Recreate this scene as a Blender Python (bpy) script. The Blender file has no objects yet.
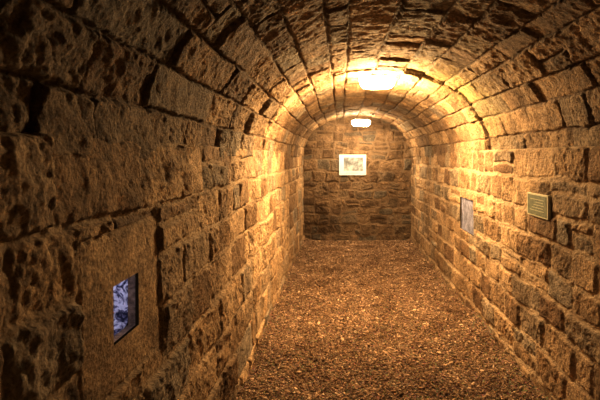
import bpy, math, random
import numpy as np
rng = np.random.default_rng(7)
random.seed(7)
scene = bpy.context.scene
col = scene.collection
try:
    scene.view_settings.view_transform = 'Standard'
    scene.view_settings.look = 'None'
    scene.view_settings.gamma = .83
except Exception: pass

# ---------------------------------------------------------------- dimensions (metres)
XL, XR = -0.683, 1.310          # wall faces
CX = (XL + XR) / 2
ZS = 1.56                        # springing height
YB = 8.86                        # end wall
Y0 = -0.9

# ---------------------------------------------------------------- noise
def _h(ix, iy, iz, seed):
    n = (ix * 374761393 + iy * 668265263 + iz * 2147483647 + seed * 1274126177) & 0xFFFFFFFF
    n = ((n ^ (n >> 13)) * 1274126177) & 0xFFFFFFFF
    n = ((n ^ (n >> 15)) * 2246822519) & 0xFFFFFFFF
    n = n ^ (n >> 16)
    return (n & 0xFFFFFF) / float(0xFFFFFF)
def vnoise(x, y, z, seed=0):
    x = np.asarray(x, float); y = np.asarray(y, float) + 0 * x; z = np.asarray(z, float) + 0 * x
    xi = np.floor(x).astype(np.int64); yi = np.floor(y).astype(np.int64); zi = np.floor(z).astype(np.int64)
    fx = x - xi; fy = y - yi; fz = z - zi
    fx = fx*fx*(3-2*fx); fy = fy*fy*(3-2*fy); fz = fz*fz*(3-2*fz)
    r = 0
    for dx in (0, 1):
        wx = fx if dx else 1-fx
        for dy in (0, 1):
            wy = fy if dy else 1-fy
            for dz in (0, 1):
                wz = fz if dz else 1-fz
                r = r + wx*wy*wz*_h(xi+dx, yi+dy, zi+dz, seed)
    return r*2-1
def fbm(x, y, z, oct=4, seed=0, gain=0.5):
    a = 1.0; s = 0; t = 0
    for o in range(oct):
        s = s + a*vnoise(x*2**o, y*2**o, z*2**o, seed+o*17); t += a; a *= gain
    return s/t
def ridged(x, y, z, oct=4, seed=0):
    a = 1.0; s = 0; t = 0
    for o in range(oct):
        s = s + a*(1-np.abs(vnoise(x*2**o, y*2**o, z*2**o, seed+o*31))*2); t += a; a *= 0.55
    return s/t
def sstep(a, b, x):
    t = np.clip((x-a)/(b-a), 0, 1); return t*t*(3-2*t)

# ---------------------------------------------------------------- masonry layout
def make_layout(u0, u1, vbounds, lmin, lmax, split, seed, fixed_u=()):
    r = random.Random(seed); courses = []
    for c in range(len(vbounds)-1):
        ub = [u0 - r.random()*lmax]
        while ub[-1] < u1: ub.append(ub[-1] + r.uniform(lmin, lmax)*(0.6 if r.random() < .3 else 1.0))
        for f in fixed_u:
            k = min(range(len(ub)), key=lambda i: abs(ub[i]-f)); ub[k] = f
        ub = sorted(ub)
        sp = [r.uniform(.35, .65) if r.random() < split else 2.0 for _ in ub]
        courses.append((np.array(ub), np.array(sp)))
    return np.array(vbounds), courses
def courses_between(v0, v1, hmin, hmax, seed):
    r = random.Random(seed); out = [v0]
    while out[-1] < v1: out.append(out[-1]+r.uniform(hmin, hmax))
    s = (v1-v0)/(out[-1]-v0)
    if len(out) > 2 and s < .93:
        out = out[:-1]; s = (v1-v0)/(out[-1]-v0)
    return [v0+(o-v0)*s for o in out]
def stone_face(u, v, d, r1, r2, r3, r4, cu, cv, seed, depth, soft, offs, tilt, rough, smear=.0, flat=None):
    d = d + .006*vnoise(u*38, v*38, r1*50, seed+2) + .004*vnoise(u*90, v*90, r1*50, seed+6)
    fl = sstep(-.45, .30, fbm(u*1.7, v*1.9, 8.2, 3, seed+101))      # how well the joints are still filled
    face = sstep(0, soft, d)
    bulge = sstep(0, .07, d)
    ph = r1*97
    rg = ridged(u*7+ph, v*9+ph, r2*40, 4, seed+20)
    # chiselled slanting strokes across the face
    sa = (u*.8+v*.6); sb = (v*.8-u*.6)
    ch = ridged(sa*26+ph, sb*8+ph, r3*30, 3, seed+30)
    fb = fbm(u*14+ph, v*14-ph, r3*40, 5, seed+40, .65)
    pit = np.minimum(0, fbm(u*45, v*45, r4*20, 3, seed+70, .6)+.12)
    o2 = (r2-.5)*2; t3 = (r3-.5)*2; t4 = (r4-.5)*2
    rr = rough*(.5+r4); dp = depth
    if flat is not None:
        o2 = np.where(flat, 0, o2); t3 = np.where(flat, 0, t3); t4 = np.where(flat, 0, t4)
        rr = np.where(flat, rough*.32, rr); dp = np.where(flat, depth*.7, depth)
    h = dp*face*(.86+.14*bulge) + face*(o2*offs + t3*tilt*cu + t4*tilt*cv)
    h = h + face*(rr*(rg*.60+fb*.9+ch*.30) + rr*.5*pit)
    crumb = .006*fbm(u*30, v*30, 3.0, 3, seed+60)
    h = h + (1-face)*crumb
    # mortar still pointed nearly flush in places, smeared over the arrises
    if smear:
        lvl = dp*(.20+.65*fl) + crumb*1.2
        w_ = sstep(0, smear*1.2, d)
        h = np.where(d < smear*1.2, np.maximum(lvl*(1-w_)+h*w_, h*sstep(-.01, .01, d)), h)
    mort = 1-sstep(-.002, soft*.7, d - smear*fl*(.6+.8*vnoise(u*16, v*16, 1.5, seed+9)))
    if flat is not None: r1 = np.where(flat, .92, r1)
    return h, r1, mort
def masonry(u, v, layout, seed, depth=.035, joint=.010, soft=.022, offs=.022, tilt=.10, rough=.013, warp=.02, corner=.022, smear=0, big=None):
    """returns height, stone random, mortar mask for flat coordinate arrays"""
    uw = u + warp*fbm(u*3.1, v*3.1, 0.3, 2, seed) + warp*.45*vnoise(u*11, v*11, 1.7, seed+3)
    vw = v + warp*.8*fbm(u*2.3, v*4.1, 5.3, 2, seed+5) + warp*.4*vnoise(u*10, v*12, 2.7, seed+8)
    vb, courses = layout
    ci = np.clip(np.searchsorted(vb, vw)-1, 0, len(courses)-1)
    lo_u = np.zeros_like(u); hi_u = np.zeros_like(u); sid = np.zeros(u.shape, np.int64); sp = np.zeros_like(u)
    for c, (ub, s) in enumerate(courses):
        m = ci == c
        if not m.any(): continue
        k = np.clip(np.searchsorted(ub, uw[m])-1, 0, len(ub)-2)
        lo_u[m] = ub[k]; hi_u[m] = ub[k+1]; sid[m] = c*1000+k*4; sp[m] = s[k]
    lo_v = vb[ci].astype(float); hi_v = vb[ci+1].astype(float)
    mid = lo_v + (hi_v-lo_v)*sp
    issp = sp < 1.5
    upper = issp & (vw > mid)
    lo_v = np.where(upper, mid, lo_v); hi_v = np.where(issp & ~upper, mid, hi_v)
    sid = sid + upper
    flat = None
    if big is not None:
        m = (u > big[0]) & (u < big[1]) & (v > big[2]) & (v < big[3])
        lo_u = np.where(m, big[0], lo_u); hi_u = np.where(m, big[1], hi_u)
        lo_v = np.where(m, big[2], lo_v); hi_v = np.where(m, big[3], hi_v)
        uw = np.where(m, u, uw); vw = np.where(m, v, vw); sid = np.where(m, 999983, sid)
        flat = m
    z0 = sid*0
    r1 = _h(sid, z0+1, z0+seed, 11); r2 = _h(sid, z0+2, z0+seed, 12)
    r3 = _h(sid, z0+3, z0+seed, 13); r4 = _h(sid, z0+4, z0+seed, 14)
    du = np.minimum(uw-lo_u, hi_u-uw) - joint/2
    dv = np.minimum(vw-lo_v, hi_v-vw) - joint/2
    R = corner
    d = R - np.hypot(np.maximum(R-du, 0), np.maximum(R-dv, 0))
    d = np.where((du > R) & (dv > R), np.minimum(du, dv), d)
    cu = (uw-(lo_u+hi_u)/2); cv = (vw-(lo_v+hi_v)/2)
    return stone_face(u, v, d, r1, r2, r3, r4, cu, cv, seed, depth, soft, offs, tilt, rough, smear, flat)

# ---------------------------------------------------------------- mesh from grid
def grid_mesh(name, P, mat, attrs, kind='structure', flip=False, keep=None):
    nu, nv = P.shape[:2]
    idx = np.arange(nu*nv).reshape(nu, nv)
    q = np.stack([idx[:-1, :-1], idx[1:, :-1], idx[1:, 1:], idx[:-1, 1:]], -1)
    if keep is not None: q = q[keep]
    q = q.reshape(-1, 4)
    if flip: q = q[:, ::-1]
    return raw_mesh(name, P.reshape(-1, 3), q, mat, attrs, kind)
def raw_mesh(name, V, F, mat, attrs=None, kind=None, parent=None, smooth=True):
    me = bpy.data.meshes.new(name)
    n = F.shape[1]
    me.vertices.add(len(V)); me.vertices.foreach_set('co', np.ascontiguousarray(V, dtype=np.float32).ravel())
    me.loops.add(F.size); me.loops.foreach_set('vertex_index', np.ascontiguousarray(F, dtype=np.int32).ravel())
    me.polygons.add(len(F)); me.polygons.foreach_set('loop_start', np.arange(0, F.size, n, dtype=np.int32))
    try: me.polygons.foreach_set('loop_total', np.full(len(F), n, dtype=np.int32))
    except Exception: pass
    me.polygons.foreach_set('use_smooth', np.full(len(F), smooth, dtype=bool))
    me.update(calc_edges=True)
    for k, a in (attrs or {}).items():
        at = me.attributes.new(k, 'FLOAT', 'POINT'); at.data.foreach_set('value', np.ascontiguousarray(a, dtype=np.float32).ravel())
    me.materials.append(mat)
    o = bpy.data.objects.new(name, me); col.objects.link(o)
    if kind: o['kind'] = kind
    if parent: o.parent = parent
    return o
def pydata(name, verts, faces, mat, parent=None, bevel=0, smooth=False):
    me = bpy.data.meshes.new(name); me.from_pydata(verts, [], faces); me.update()
    me.materials.append(mat)
    o = bpy.data.objects.new(name, me); col.objects.link(o)
    if parent: o.parent = parent
    if bevel:
        b = o.modifiers.new('bevel', 'BEVEL'); b.width = bevel; b.segments = 3
    if smooth:
        for p in me.polygons: p.use_smooth = True
    return o
def boxes(lst):
    V = []; F = []
    for (x0, x1, y0, y1, z0, z1) in lst:
        b = len(V)
        V += [(x0,y0,z0),(x1,y0,z0),(x1,y1,z0),(x0,y1,z0),(x0,y0,z1),(x1,y0,z1),(x1,y1,z1),(x0,y1,z1)]
        F += [tuple(b+i for i in f) for f in ((0,3,2,1),(4,5,6,7),(0,1,5,4),(1,2,6,5),(2,3,7,6),(3,0,4,7))]
    return V, F

# ---------------------------------------------------------------- materials
def base_mat(name):
    m = bpy.data.materials.new(name); m.use_nodes = True
    nt = m.node_tree; return m, nt, nt.nodes['Principled BSDF']
def N(nt, t, **kw):
    n = nt.nodes.new(t)
    for k, v in kw.items():
        if k in n.inputs: n.inputs[k].default_value = v
        else: setattr(n, k, v)
    return n
def ramp(nt, fac, stops):
    r = nt.nodes.new('ShaderNodeValToRGB'); e = r.color_ramp.elements
    while len(e) < len(stops): e.new(.5)
    for i, (p, c) in enumerate(stops): e[i].position = p; e[i].color = (*c, 1)
    nt.links.new(fac, r.inputs['Fac']); return r.outputs['Color']
def mix(nt, fac, a, b, mode='MIX'):
    m = nt.nodes.new('ShaderNodeMix'); m.data_type = 'RGBA'; m.blend_type = mode
    for s, v in ((m.inputs[0], fac), (m.inputs[6], a), (m.inputs[7], b)):
        if hasattr(v, 'is_output'): nt.links.new(v, s)
        elif isinstance(v, tuple): s.default_value = (*v, 1)
        else: s.default_value = v
    return m.outputs[2]
def stone_mat(name, dark, midc, light, mortar, bump=.5, algae=None):
    m, nt, b = base_mat(name)
    tc = N(nt, 'ShaderNodeTexCoord').outputs['Object']
    ra = N(nt, 'ShaderNodeAttribute', attribute_name='stone_rand').outputs['Fac']
    mo = N(nt, 'ShaderNodeAttribute', attribute_name='mortar').outputs['Fac']
    n0 = N(nt, 'ShaderNodeTexNoise', Scale=1.6, Detail=4.0, Roughness=.6); nt.links.new(tc, n0.inputs['Vector'])
    n1 = N(nt, 'ShaderNodeTexNoise', Scale=7.0, Detail=6.0, Roughness=.68); nt.links.new(tc, n1.inputs['Vector'])
    n2 = N(nt, 'ShaderNodeTexNoise', Scale=55.0, Detail=6.0, Roughness=.72); nt.links.new(tc, n2.inputs['Vector'])
    vo = N(nt, 'ShaderNodeTexVoronoi', Scale=90.0); nt.links.new(tc, vo.inputs['Vector'])
    grey = tuple(sum(midc)/3*x for x in (1.10, .98, .84))
    c = ramp(nt, ra, [(0, dark), (.3, midc), (.5, grey), (.7, tuple((a+b_)/2 for a, b_ in zip(midc, light))), (1, light)])
    c = mix(nt, .75, c, ramp(nt, n1.outputs['Fac'], [(.34, (.36,.33,.30)), (.55, (1,.97,.92)), (.72, (1.3,1.25,1.15))]), 'MULTIPLY')
    c = mix(nt, .85, c, ramp(nt, n2.outputs['Fac'], [(.34, (.30,.27,.24)), (.50, (.9,.88,.85)), (.62, (1.3,1.3,1.25))]), 'MULTIPLY')
    mc = mix(nt, .7, mortar, ramp(nt, n2.outputs['Fac'], [(.3, (.5,.48,.45)), (.7, (1.2,1.2,1.2))]), 'MULTIPLY')
    c = mix(nt, mo, c, mc)
    c = mix(nt, .75, c, ramp(nt, n0.outputs['Fac'], [(.36, (.45,.40,.36)), (.52, (1,1,1))]), 'MULTIPLY')
    if algae:
        # lamp flora: a thin green film that grows on the damp stone beside the lamp
        vd = N(nt, 'ShaderNodeVectorMath', operation='DISTANCE'); nt.links.new(tc, vd.inputs[0]); vd.inputs[1].default_value = algae
        near = ramp(nt, vd.outputs['Value'], [(.15, (1,1,1)), (.75, (0,0,0))])
        msk = mix(nt, 1.0, near, ramp(nt, n1.outputs['Fac'], [(.35, (.1,.1,.1)), (.6, (.6,.6,.6))]), 'MULTIPLY')
        c = mix(nt, msk, c, mix(nt, 1.0, c, (.66, .90, .45), 'MULTIPLY'))
    nt.links.new(c, b.inputs['Base Color'])
    b.inputs['Roughness'].default_value = .85
    b.inputs['Specular IOR Level'].default_value = .25
    b1 = N(nt, 'ShaderNodeBump', Strength=bump, Distance=.014); nt.links.new(n2.outputs['Fac'], b1.inputs['Height'])
    b2 = N(nt, 'ShaderNodeBump', Strength=bump*.6, Distance=.007); nt.links.new(vo.outputs['Distance'], b2.inputs['Height'])
    nt.links.new(b1.outputs['Normal'], b2.inputs['Normal']); nt.links.new(b2.outputs['Normal'], b.inputs['Normal'])
    return m
def plain(name, c, rough=.5, metal=0, noise=.0, scale=40):
    m, nt, b = base_mat(name)
    b.inputs['Roughness'].default_value = rough; b.inputs['Metallic'].default_value = metal
    tc = N(nt, 'ShaderNodeTexCoord').outputs['Object']
    n = N(nt, 'ShaderNodeTexNoise', Scale=float(scale), Detail=4.0); nt.links.new(tc, n.inputs['Vector'])
    lo = tuple(x*(1-noise) for x in c); hi = tuple(min(1, x*(1+noise)) for x in c)
    nt.links.new(ramp(nt, n.outputs['Fac'], [(.3, lo), (.7, hi)]), b.inputs['Base Color'])
    return m
M_wall = stone_mat('wall_stone', (.25,.17,.11), (.45,.325,.21), (.62,.47,.32), (.47,.36,.245), .8)
M_wallr = stone_mat('wall_stone_right', (.23,.155,.105), (.38,.28,.185), (.52,.395,.275), (.50,.39,.275), .8)
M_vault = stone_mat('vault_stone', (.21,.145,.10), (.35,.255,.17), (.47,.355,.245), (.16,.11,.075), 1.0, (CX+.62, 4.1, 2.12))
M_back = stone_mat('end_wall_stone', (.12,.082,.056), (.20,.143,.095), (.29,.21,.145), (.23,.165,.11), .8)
def rockmat(name, stops, scale):
    m, nt, b = base_mat(name)
    tc = N(nt, 'ShaderNodeTexCoord').outputs['Object']
    n1 = N(nt, 'ShaderNodeTexNoise', Scale=scale, Detail=6.0, Roughness=.65, Distortion=1.4); nt.links.new(tc, n1.inputs['Vector'])
    nt.links.new(ramp(nt, n1.outputs['Fac'], stops), b.inputs['Base Color'])
    b.inputs['Roughness'].default_value = .8
    b.inputs['Specular IOR Level'].default_value = .1
    bp = N(nt, 'ShaderNodeBump', Strength=1.0, Distance=.02); nt.links.new(n1.outputs['Fac'], bp.inputs['Height']); nt.links.new(bp.outputs['Normal'], b.inputs['Normal'])
    return m
M_niche = rockmat('hollow_rock', [(.41, (.035,.035,.06)), (.48, (.19,.18,.25)), (.55, (.90,.89,.92))], 28.0)

# ---------------------------------------------------------------- sample lines
def ysamples(y0, y1, base, k, extra=()):
    out = [y0]
    while out[-1] < y1: out.append(out[-1] + base + k*max(0, out[-1]))
    out[-1] = y1
    a = np.array(out)
    for e in extra: a[np.argmin(np.abs(a-e))] = e
    return a

# ---------------------------------------------------------------- side walls
NL = (1.43, 1.61, .985, 1.160)     # left opening  y0 y1 z0 z1
NR = (4.66, 5.20, .77, 1.11)       # right opening
WTOP = 1.60
def side_wall(name, x, sgn, niche, mat, seed, hmin, hmax, lmin, lmax, split, big, margin=.035, **kw):
    ys = ysamples(Y0, YB+.06, .0050, .0009, niche[:2])
    zs = np.linspace(-.06, WTOP, 310)
    for e in niche[2:]: zs[np.argmin(np.abs(zs-e))] = e
    U, V = np.meshgrid(ys, zs, indexing='ij')
    lay = make_layout(Y0-.2, YB+.3, courses_between(-.1, WTOP+.01, hmin, hmax, seed), lmin, lmax, split, seed)
    h, r, mo = masonry(U.ravel(), V.ravel(), lay, seed, big=big, **kw)
    h = h.reshape(U.shape)
    dm = np.maximum(np.maximum(niche[0]-U, U-niche[1]), np.maximum(niche[2]-V, V-niche[3]))
    k = 1-sstep(.002, margin, dm)
    h = h*(1-k) + kw['depth']*.75*k
    h = h + .020*fbm(U*.9, V*.9, seed, 2, seed+90) + .018*(1-V/WTOP)
    cols = [np.stack([x + sgn*h, U, V], -1)]
    for k, off in enumerate((.02, .06, .16)):
        cols.append(np.stack([x + sgn*h[:, -1:] - sgn*off, U[:, -1:], V[:, -1:]+.004], -1))
    P = np.concatenate(cols, 1)
    rr = np.concatenate([r.reshape(U.shape)] + [r.reshape(U.shape)[:, -1:]]*3, 1)
    mm = np.concatenate([mo.reshape(U.shape)] + [mo.reshape(U.shape)[:, -1:]]*3, 1)
    cu = (ys[:-1]+ys[1:])/2; allz = np.concatenate([zs, [WTOP+.01]*3]); cv = (allz[:-1]+allz[1:])/2
    CU, CV = np.meshgrid(cu, cv, indexing='ij')
    keep = ~((CU > niche[0]) & (CU < niche[1]) & (CV > niche[2]) & (CV < niche[3]))
    return grid_mesh(name, P, mat, {'stone_rand': rr, 'mortar': mm}, flip=(sgn < 0), keep=keep)
side_wall('wall_left', XL-.024, 1, NL, M_wall, 3, .19, .26, .26, .54, .08, (1.24, 1.80, .84, 1.33), depth=.018, joint=.009, soft=.012, offs=.009, tilt=.07, rough=.014, warp=.022, smear=.011)
side_wall('wall_right', XR+.018, -1, NR, M_wallr, 12, .17, .24, .24, .50, .13, None, margin=.012, depth=.013, joint=.012, soft=.016, offs=.007, tilt=.05, rough=.014, warp=.028, corner=.03, smear=.011)

# ---------------------------------------------------------------- vault
S1, S2 = 4.32, 6.75
def vault():
    ys = ysamples(Y0, YB+.06, .0060, .0010)
    extra = []
    for s in (S1, S2): extra += list(np.linspace(s-.07, s+.07, 40))
    ys = np.unique(np.concatenate([ys, extra]))
    T = np.linspace(0, 1, 440)
    U, V = np.meshgrid(ys, T, indexing='ij')
    L = 2.75; W = V*L
    uf, wf = U.ravel(), W.ravel()
    nc = 16; ci = np.floor(V*nc)
    edge = (_h(ci.astype(np.int64), ci.astype(np.int64)*0+5, ci.astype(np.int64)*0, 3)-.5)*.09 + .012*vnoise(U*0, W*9, 4.0, 6)
    k1 = sstep(S1-.012, S1+.012, U+edge); k2 = sstep(S2-.012, S2+.012, U+edge)
    # the step between the two rings is deeper on the right haunch than on the left
    st = .35 + .65*sstep(.45, .75, V)
    a = 1.0 + .030*st*(1-k1) + (.98-1.0)*k2
    b = .755 + .034*st*(1-k1) + (.64-.69)*k2
    b = b - .027*(np.clip(U, S1, 9)-S1)*k1*(1-k2)
    vb = [L*i/nc for i in range(nc+1)]; r = random.Random(5)
    vb = [v+(r.uniform(-.035, .035) if 0 < i < nc else 0) for i, v in enumerate(vb)]
    H = np.zeros(uf.shape); Rr = np.zeros(uf.shape); Mo = np.zeros(uf.shape)
    secs = [(-9, S1, 21, .30, .80), (S1, S2, 22, .26, .6), (S2, 20, 23, .22, .5)]
    ue = uf + edge.ravel()
    for (s0, s1, sd, l0, l1) in secs:
        m = (ue >= s0) & (ue < s1)
        lay = make_layout(max(s0, Y0)-.1*(s0 < 0), min(s1, YB+.2), vb, l0, l1, .03, sd, [s for s in (s0, s1) if -5 < s < 15])
        h, rr, mo = masonry(uf[m], wf[m], lay, sd, depth=.014, joint=.006, soft=.009, offs=.009, tilt=.05, rough=.014, warp=.017)
        # extra pitting of the hewn faces
        h = h + .006*np.minimum(0, fbm(uf[m]*30, wf[m]*30, 2.0, 4, sd+7, .7)+.05)*(1-mo)
        H[m] = h; Rr[m] = rr; Mo[m] = mo
    H = H.reshape(U.shape)
    th = math.pi*V
    cx, sz = np.cos(th), np.sin(th)
    X = CX - (a - H + .02)*np.sign(cx)*np.abs(cx)**.92
    Z = (ZS-.03) + (b - H + .02 + .03)*sz**.92
    P = np.stack([X, U, Z], -1)
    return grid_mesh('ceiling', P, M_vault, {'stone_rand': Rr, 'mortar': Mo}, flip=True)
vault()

# ---------------------------------------------------------------- end wall
def end_wall():
    xs = np.linspace(XL-.15, XR+.15, 380); zs = np.linspace(-.06, 2.42, 400)
    U, V = np.meshgrid(xs, zs, indexing='ij')
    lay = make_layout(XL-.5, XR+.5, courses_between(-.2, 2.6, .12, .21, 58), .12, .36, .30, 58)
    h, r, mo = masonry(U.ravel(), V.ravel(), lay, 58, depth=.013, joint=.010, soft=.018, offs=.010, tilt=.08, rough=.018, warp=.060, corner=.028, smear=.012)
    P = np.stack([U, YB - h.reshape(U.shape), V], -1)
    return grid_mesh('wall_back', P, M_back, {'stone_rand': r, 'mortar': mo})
end_wall()

# ---------------------------------------------------------------- floor + gravel
def fz(x, y):
    e = np.minimum(np.abs(x-XL), np.abs(x-XR))
    return .034*fbm(x*2.4, y*1.8, .5, 4, 77) + (.035+.035*vnoise(x*1.0, y*2.8, 2.2, 8))*np.exp(-(e/.12)**2)
m, nt, b = base_mat('gravel_bed')
tc = N(nt, 'ShaderNodeTexCoord').outputs['Object']
vo = N(nt, 'ShaderNodeTexVoronoi', Scale=110.0); nt.links.new(tc, vo.inputs['Vector'])
n1 = N(nt, 'ShaderNodeTexNoise', Scale=30.0, Detail=6.0); nt.links.new(tc, n1.inputs['Vector'])
c = mix(nt, .6, ramp(nt, n1.outputs['Fac'], [(.3, (.11,.074,.051)), (.7, (.28,.197,.137))]), vo.outputs['Color'], 'SOFT_LIGHT')
nt.links.new(c, b.inputs['Base Color']); b.inputs['Roughness'].default_value = .95
bp = N(nt, 'ShaderNodeBump', Strength=.8, Distance=.015); nt.links.new(vo.outputs['Distance'], bp.inputs['Height']); nt.links.new(bp.outputs['Normal'], b.inputs['Normal'])
M_floor = m
xs = np.linspace(XL-.08, XR+.08, 160); ys = np.linspace(Y0, YB+.05, 500)
U, V = np.meshgrid(xs, ys, indexing='ij')
grid_mesh('floor', np.stack([U, V, fz(U, V)-.004 + .006*fbm(U*25, V*25, 1, 2, 5)], -1), M_floor, {})

m, nt, b = base_mat('gravel')
ra = N(nt, 'ShaderNodeAttribute', attribute_name='stone_rand').outputs['Fac']
c = ramp(nt, ra, [(0, (.085,.055,.038)), (.45, (.235,.16,.11)), (.86, (.38,.27,.19)), (1, (.68,.54,.40))])
tc = N(nt, 'ShaderNodeTexCoord').outputs['Object']
n1 = N(nt, 'ShaderNodeTexNoise', Scale=3.0, Detail=5.0); nt.links.new(tc, n1.inputs['Vector'])
c = mix(nt, .8, c, ramp(nt, n1.outputs['Fac'], [(.35, (.58,.52,.47)), (.65, (1.2,1.2,1.2))]), 'MULTIPLY')
nt.links.new(c, b.inputs['Base Color']); b.inputs['Roughness'].default_value = .95
b.inputs['Specular IOR Level'].default_value = .12
M_gravel = m
def gravel():
    p = (1+5**.5)/2
    IV = np.array([(-1,p,0),(1,p,0),(-1,-p,0),(1,-p,0),(0,-1,p),(0,1,p),(0,-1,-p),(0,1,-p),(p,0,-1),(p,0,1),(-p,0,-1),(-p,0,1)])/math.hypot(1, p)
    IF = np.array([(0,11,5),(0,5,1),(0,1,7),(0,7,10),(0,10,11),(1,5,9),(5,11,4),(11,10,2),(10,7,6),(7,1,8),(3,9,4),(3,4,2),(3,2,6),(3,6,8),(3,8,9),(4,9,5),(2,4,11),(6,2,10),(8,6,7),(9,8,1)])
    n = 95000
    y = 2.0 + (YB-2.10)*rng.random(n)**1.35
    x = XL+.03 + (XR-XL-.06)*rng.random(n)
    s = .0032 + .0052*rng.random(n)**2.2 + .008*(rng.random(n) < .02)
    s *= (1 + .07*(y-2.5))
    sc = np.stack([s*(1+.9*rng.random(n)), s*(.7+.4*rng.random(n)), s*(.4+.35*rng.random(n))], -1)
    V = IV[None]*(1+.45*(rng.random((n, 12, 1))-.5)) * sc[:, None, :]
    t = (rng.random(n)-.5)*1.4; ct, st = np.cos(t)[:, None], np.sin(t)[:, None]
    X, Y, Z = V[..., 0], V[..., 1], V[..., 2]
    X, Z = X*ct - Z*st, X*st + Z*ct
    a = rng.random(n)*6.283; ca, sa = np.cos(a)[:, None], np.sin(a)[:, None]
    X, Y = X*ca - Y*sa, X*sa + Y*ca
    z = fz(x, y)
    V = np.stack([X+x[:, None], Y+y[:, None], Z+z[:, None]+.002], -1).reshape(-1, 3)
    F = (IF[None]+np.arange(n)[:, None, None]*12).reshape(-1, 3)
    r = np.repeat(rng.random(n), 12)
    o = raw_mesh('gravel', V, F, M_gravel, {'stone_rand': r}, kind='stuff', smooth=False)
    o['label'] = 'loose brown gravel covering the tunnel floor'; o['category'] = 'gravel'
gravel()

# ---------------------------------------------------------------- openings in the walls
def opening(name, x, sgn, n, t, depth, grow, seed, mat, jmat, label):
    y0, y1, z0, z1 = n
    V = []; F = []
    xf = x + sgn*.019; xb = x - sgn*t
    e = .003
    o_ = [(y0-e,z0-e),(y1+e,z0-e),(y1+e,z1+e),(y0-e,z1+e)]
    for (yy, zz) in o_: V.append((xf, yy, zz))
    for (yy, zz) in o_: V.append((xb, yy, zz))
    for i in range(4): F.append((i, (i+1) % 4, 4+(i+1) % 4, 4+i))
    nn = 90
    yc, zc = (y0+y1)/2, (z0+z1)/2
    ry, rz = (y1-y0)/2+grow, (z1-z0)/2+grow*.6
    q = lambda v: math.copysign(abs(v)**.55, v)
    for i in range(nn+1):
        ph = i/nn*math.pi/2
        for j in range(nn*2):
            a = j/(nn*2)*2*math.pi
            rr = math.sin(ph)**.55 if ph > 0 else 0
            V.append((xb - sgn*depth*math.cos(ph)**.6 if ph < math.pi/2-1e-6 else xb, yc+q(math.cos(a))*rr*ry, zc+q(math.sin(a))*rr*rz))
    V = np.array(V)
    c = V[8:]
    d = ridged(c[:,0]*20, c[:,1]*20, c[:,2]*20, 4, seed)*.018 + fbm(c[:,0]*60, c[:,1]*60, c[:,2]*60, 3, seed+4)*.010
    dirv = c - np.array([xb, yc, zc]); ln = np.linalg.norm(dirv, axis=1, keepdims=True)+1e-6
    V[8:] = c - dirv/ln*(d[:, None]+.01)
    nj = nn*2
    for i in range(nn):
        for j in range(nj):
            F.append((8+i*nj+j, 8+(i+1)*nj+j, 8+(i+1)*nj+(j+1) % nj, 8+i*nj+(j+1) % nj))
    o = raw_mesh(name, V, np.array(F), mat, {}, kind='structure')
    o.data.materials.append(jmat)
    for p in range(4): o.data.polygons[p].material_index = 1
    o['label'] = label
    return o
opening('window_1', XL-.024, 1, NL, .006, .10, .04, 5, M_niche, M_wall, 'small square opening in the left wall with pale blue light inside')
# right opening: shallow reveal closed by an added panel that emits the lilac light
m, nt, b = base_mat('glow_panel')
tc = N(nt, 'ShaderNodeTexCoord').outputs['Object']
n1 = N(nt, 'ShaderNodeTexNoise', Scale=11.0, Detail=7.0, Roughness=.7); nt.links.new(tc, n1.inputs['Vector'])
cc = ramp(nt, n1.outputs['Fac'], [(.38, (.12,.12,.14)), (.52, (.23,.23,.28)), (.66, (.44,.44,.54))])
nt.links.new(cc, b.inputs['Emission Color']); b.inputs['Emission Strength'].default_value = .26
nt.links.new(mix(nt, 1.0, cc, (.75,.75,.80), 'MULTIPLY'), b.inputs['Base Color']); b.inputs['Roughness'].default_value = .9
y0, y1, z0, z1 = NR
xf, xb = XR+.018-.012, XR+.018-.005; e = .003
nn = 40
V = [(xf,y0-e,z0-e),(xf,y1+e,z0-e),(xf,y1+e,z1+e),(xf,y0-e,z1+e),(xb,y0-e,z0-e),(xb,y1+e,z0-e),(xb,y1+e,z1+e),(xb,y0-e,z1+e)]
F = [(0,1,5,4),(1,2,6,5),(2,3,7,6),(3,0,4,7)]
gy = np.linspace(y0-e, y1+e, nn); gz = np.linspace(z0-e, z1+e, nn)
GY, GZ = np.meshgrid(gy, gz, indexing='ij')
GX = xb - .005 - .006*fbm(GY*18, GZ*18, 1.0, 4, 3)
V += [tuple(p) for p in np.stack([GX, GY, GZ], -1).reshape(-1, 3)]
for i in range(nn-1):
    for j in range(nn-1): F.append((8+i*nn+j, 8+i*nn+j+1, 8+(i+1)*nn+j+1, 8+(i+1)*nn+j))
w2 = pydata('window_2', V, F, M_wallr)
w2.data.materials.append(m)
for p in w2.data.polygons[4:]: p.material_index = 1; p.use_smooth = True
w2['kind'] = 'structure'; w2['label'] = 'faint lilac grey opening in the right wall beyond the plaque'

def light(name, t, loc, energy, color, size):
    l = bpy.data.lights.new(name, t); l.energy = energy; l.color = color
    if t == 'POINT': l.shadow_soft_size = size
    o = bpy.data.objects.new(name, l); o.location = loc; col.objects.link(o); return o
light('opening_glow', 'POINT', (XL-.065, 1.47, 1.11), .60, (.68,.68,1.0), .015)

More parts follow.
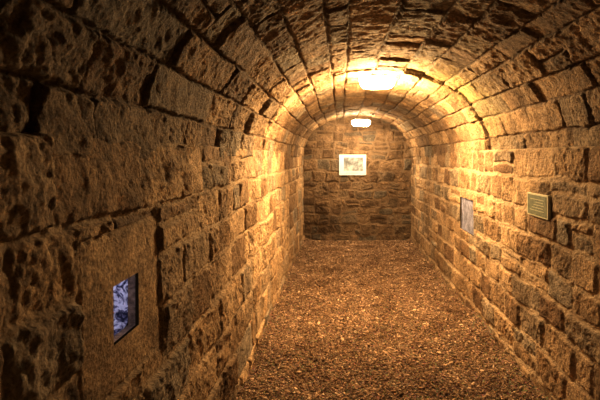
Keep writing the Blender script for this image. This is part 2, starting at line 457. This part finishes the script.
# ---------------------------------------------------------------- ceiling lamps
M_lampbase = plain('lamp_housing', (.75,.72,.65), .5, 0, .1)
m, nt, b = base_mat('lamp_glass')
b.inputs['Base Color'].default_value = (.9,.85,.7,1)
b.inputs['Emission Color'].default_value = (1, .92, .72, 1); b.inputs['Emission Strength'].default_value = 70
M_glass = m
LC = (1, .65, .285)
def lamp(z, y, w, d, hgt, label, energy, down):
    t = bpy.data.objects.new('ceiling_lamp', None); col.objects.link(t); t.location = (CX+.04, y, z)
    t['label'] = label; t['category'] = 'lamp'; t['group'] = 'bulkhead lamps on the vault crown'
    V, F = boxes([(-w/2+.04, w/2-.04, -d+.035, d-.035, .0, .05)])
    pydata('housing', V, F, M_lampbase, t, .012)
    V = []; F = []; n = 40; k = 10
    q = lambda v: math.copysign(abs(v)**.6, v)
    for i in range(k+1):
        ph = i/k*math.pi/2
        for j in range(n):
            a = j/n*2*math.pi
            V.append((q(math.cos(a))*w/2*math.cos(ph)**.3 if i < k else 0, q(math.sin(a))*d*math.cos(ph)**.3 if i < k else 0, .02-(hgt+.02)*math.sin(ph)))
    for i in range(k):
        for j in range(n): F.append((i*n+j, (i+1)*n+j, (i+1)*n+(j+1) % n, i*n+(j+1) % n))
    V.append((0, 0, .02))
    for j in range(n): F.append((j, (j+1) % n, len(V)-1))
    pydata('diffuser', V, F, M_glass, t, 0, True)
    light('lamp_light', 'POINT', (CX+.04, y, z-hgt-.12), energy, LC, .09)
    o = light('lamp_downlight', 'AREA', (CX+.04, y, z-hgt-.012), down, LC, .3)
    o.data.shape = 'RECTANGLE'; o.data.size = w*.8; o.data.size_y = d*1.4
lamp(2.265, 4.56, .34, .09, .075, 'nearer and larger of the two glowing lamps on the vault crown', 240, 45)
lamp(2.123, 8.10, .32, .09, .07, 'farther lamp glowing on the vault crown above the white board', 62, 14)

# ---------------------------------------------------------------- white picture board on the end wall
t = bpy.data.objects.new('picture_board', None); col.objects.link(t); t.location = (.232, YB-.045, 1.385)
t['label'] = 'white rectangular board with a grey landscape picture fixed to the end wall'; t['category'] = 'sign'
M_white = plain('board_white', (.54,.62,.72), .7, 0, .03)
V, F = boxes([(-.25, .25, 0, .012, -.19, .19)]); pydata('board', V, F, M_white, t, .003)
m, nt, b = base_mat('picture_print')
tc = N(nt, 'ShaderNodeTexCoord').outputs['Object']
n1 = N(nt, 'ShaderNodeTexNoise', Scale=7.0, Detail=5.0, Roughness=.65); nt.links.new(tc, n1.inputs['Vector'])
nt.links.new(ramp(nt, n1.outputs['Fac'], [(.40, (.09,.10,.12)), (.5, (.21,.24,.28)), (.60, (.38,.44,.51))]), b.inputs['Base Color'])
V, F = boxes([(-.16, .19, -.003, 0, -.11, .14)]); pydata('picture', V, F, m, t)
M_ink = plain('ink', (.35,.4,.45), .6)
V, F = boxes([(-.12, .14-.04*i, -.002, 0, -.135-.022*i, -.131-.022*i) for i in range(2)])
pydata('text_lines', V, F, M_ink, t)

# ---------------------------------------------------------------- plaque on the right wall
t = bpy.data.objects.new('wall_plaque', None); col.objects.link(t); t.location = (XR-.026, 3.13, 1.228)
t['label'] = 'small dark grey green engraved plaque with thin pale border on the right stone wall'; t['category'] = 'plaque'
M_edge = plain('plaque_edge', (.50,.50,.38), .6, .0, .08)
M_plq = plain('plaque_face', (.13,.15,.105), .7, .0, .3)
V, F = boxes([(0, .022, -.165, .165, -.075, .075)]); pydata('backing', V, F, M_edge, t, .002)
V, F = boxes([(-.0015, 0, -.148, .148, -.065, .065)]); pydata('face', V, F, M_plq, t)
M_eng = plain('engraving', (.40,.40,.29), .7)
V, F = boxes([(-.0022, -.0015, -.11+.015*(i % 2), .11-.03*((i*3) % 4), .036-.018*i, .0400-.018*i) for i in range(5)]); pydata('engraving', V, F, M_eng, t)

# ---------------------------------------------------------------- world + camera
w = bpy.data.worlds.new('world'); scene.world = w; w.use_nodes = True
w.node_tree.nodes['Background'].inputs[0].default_value = (1, .62, .35, 1)
w.node_tree.nodes['Background'].inputs[1].default_value = .008
cam = bpy.data.cameras.new('camera'); co = bpy.data.objects.new('camera', cam); col.objects.link(co)
co.location = (0, 0, 1.55); co.rotation_euler = (math.pi/2, 0, 0)
cam.sensor_width = 36; cam.lens = 480/600*36
cam.shift_x = -40/600; cam.shift_y = -44/600; cam.clip_start = .02
scene.camera = co
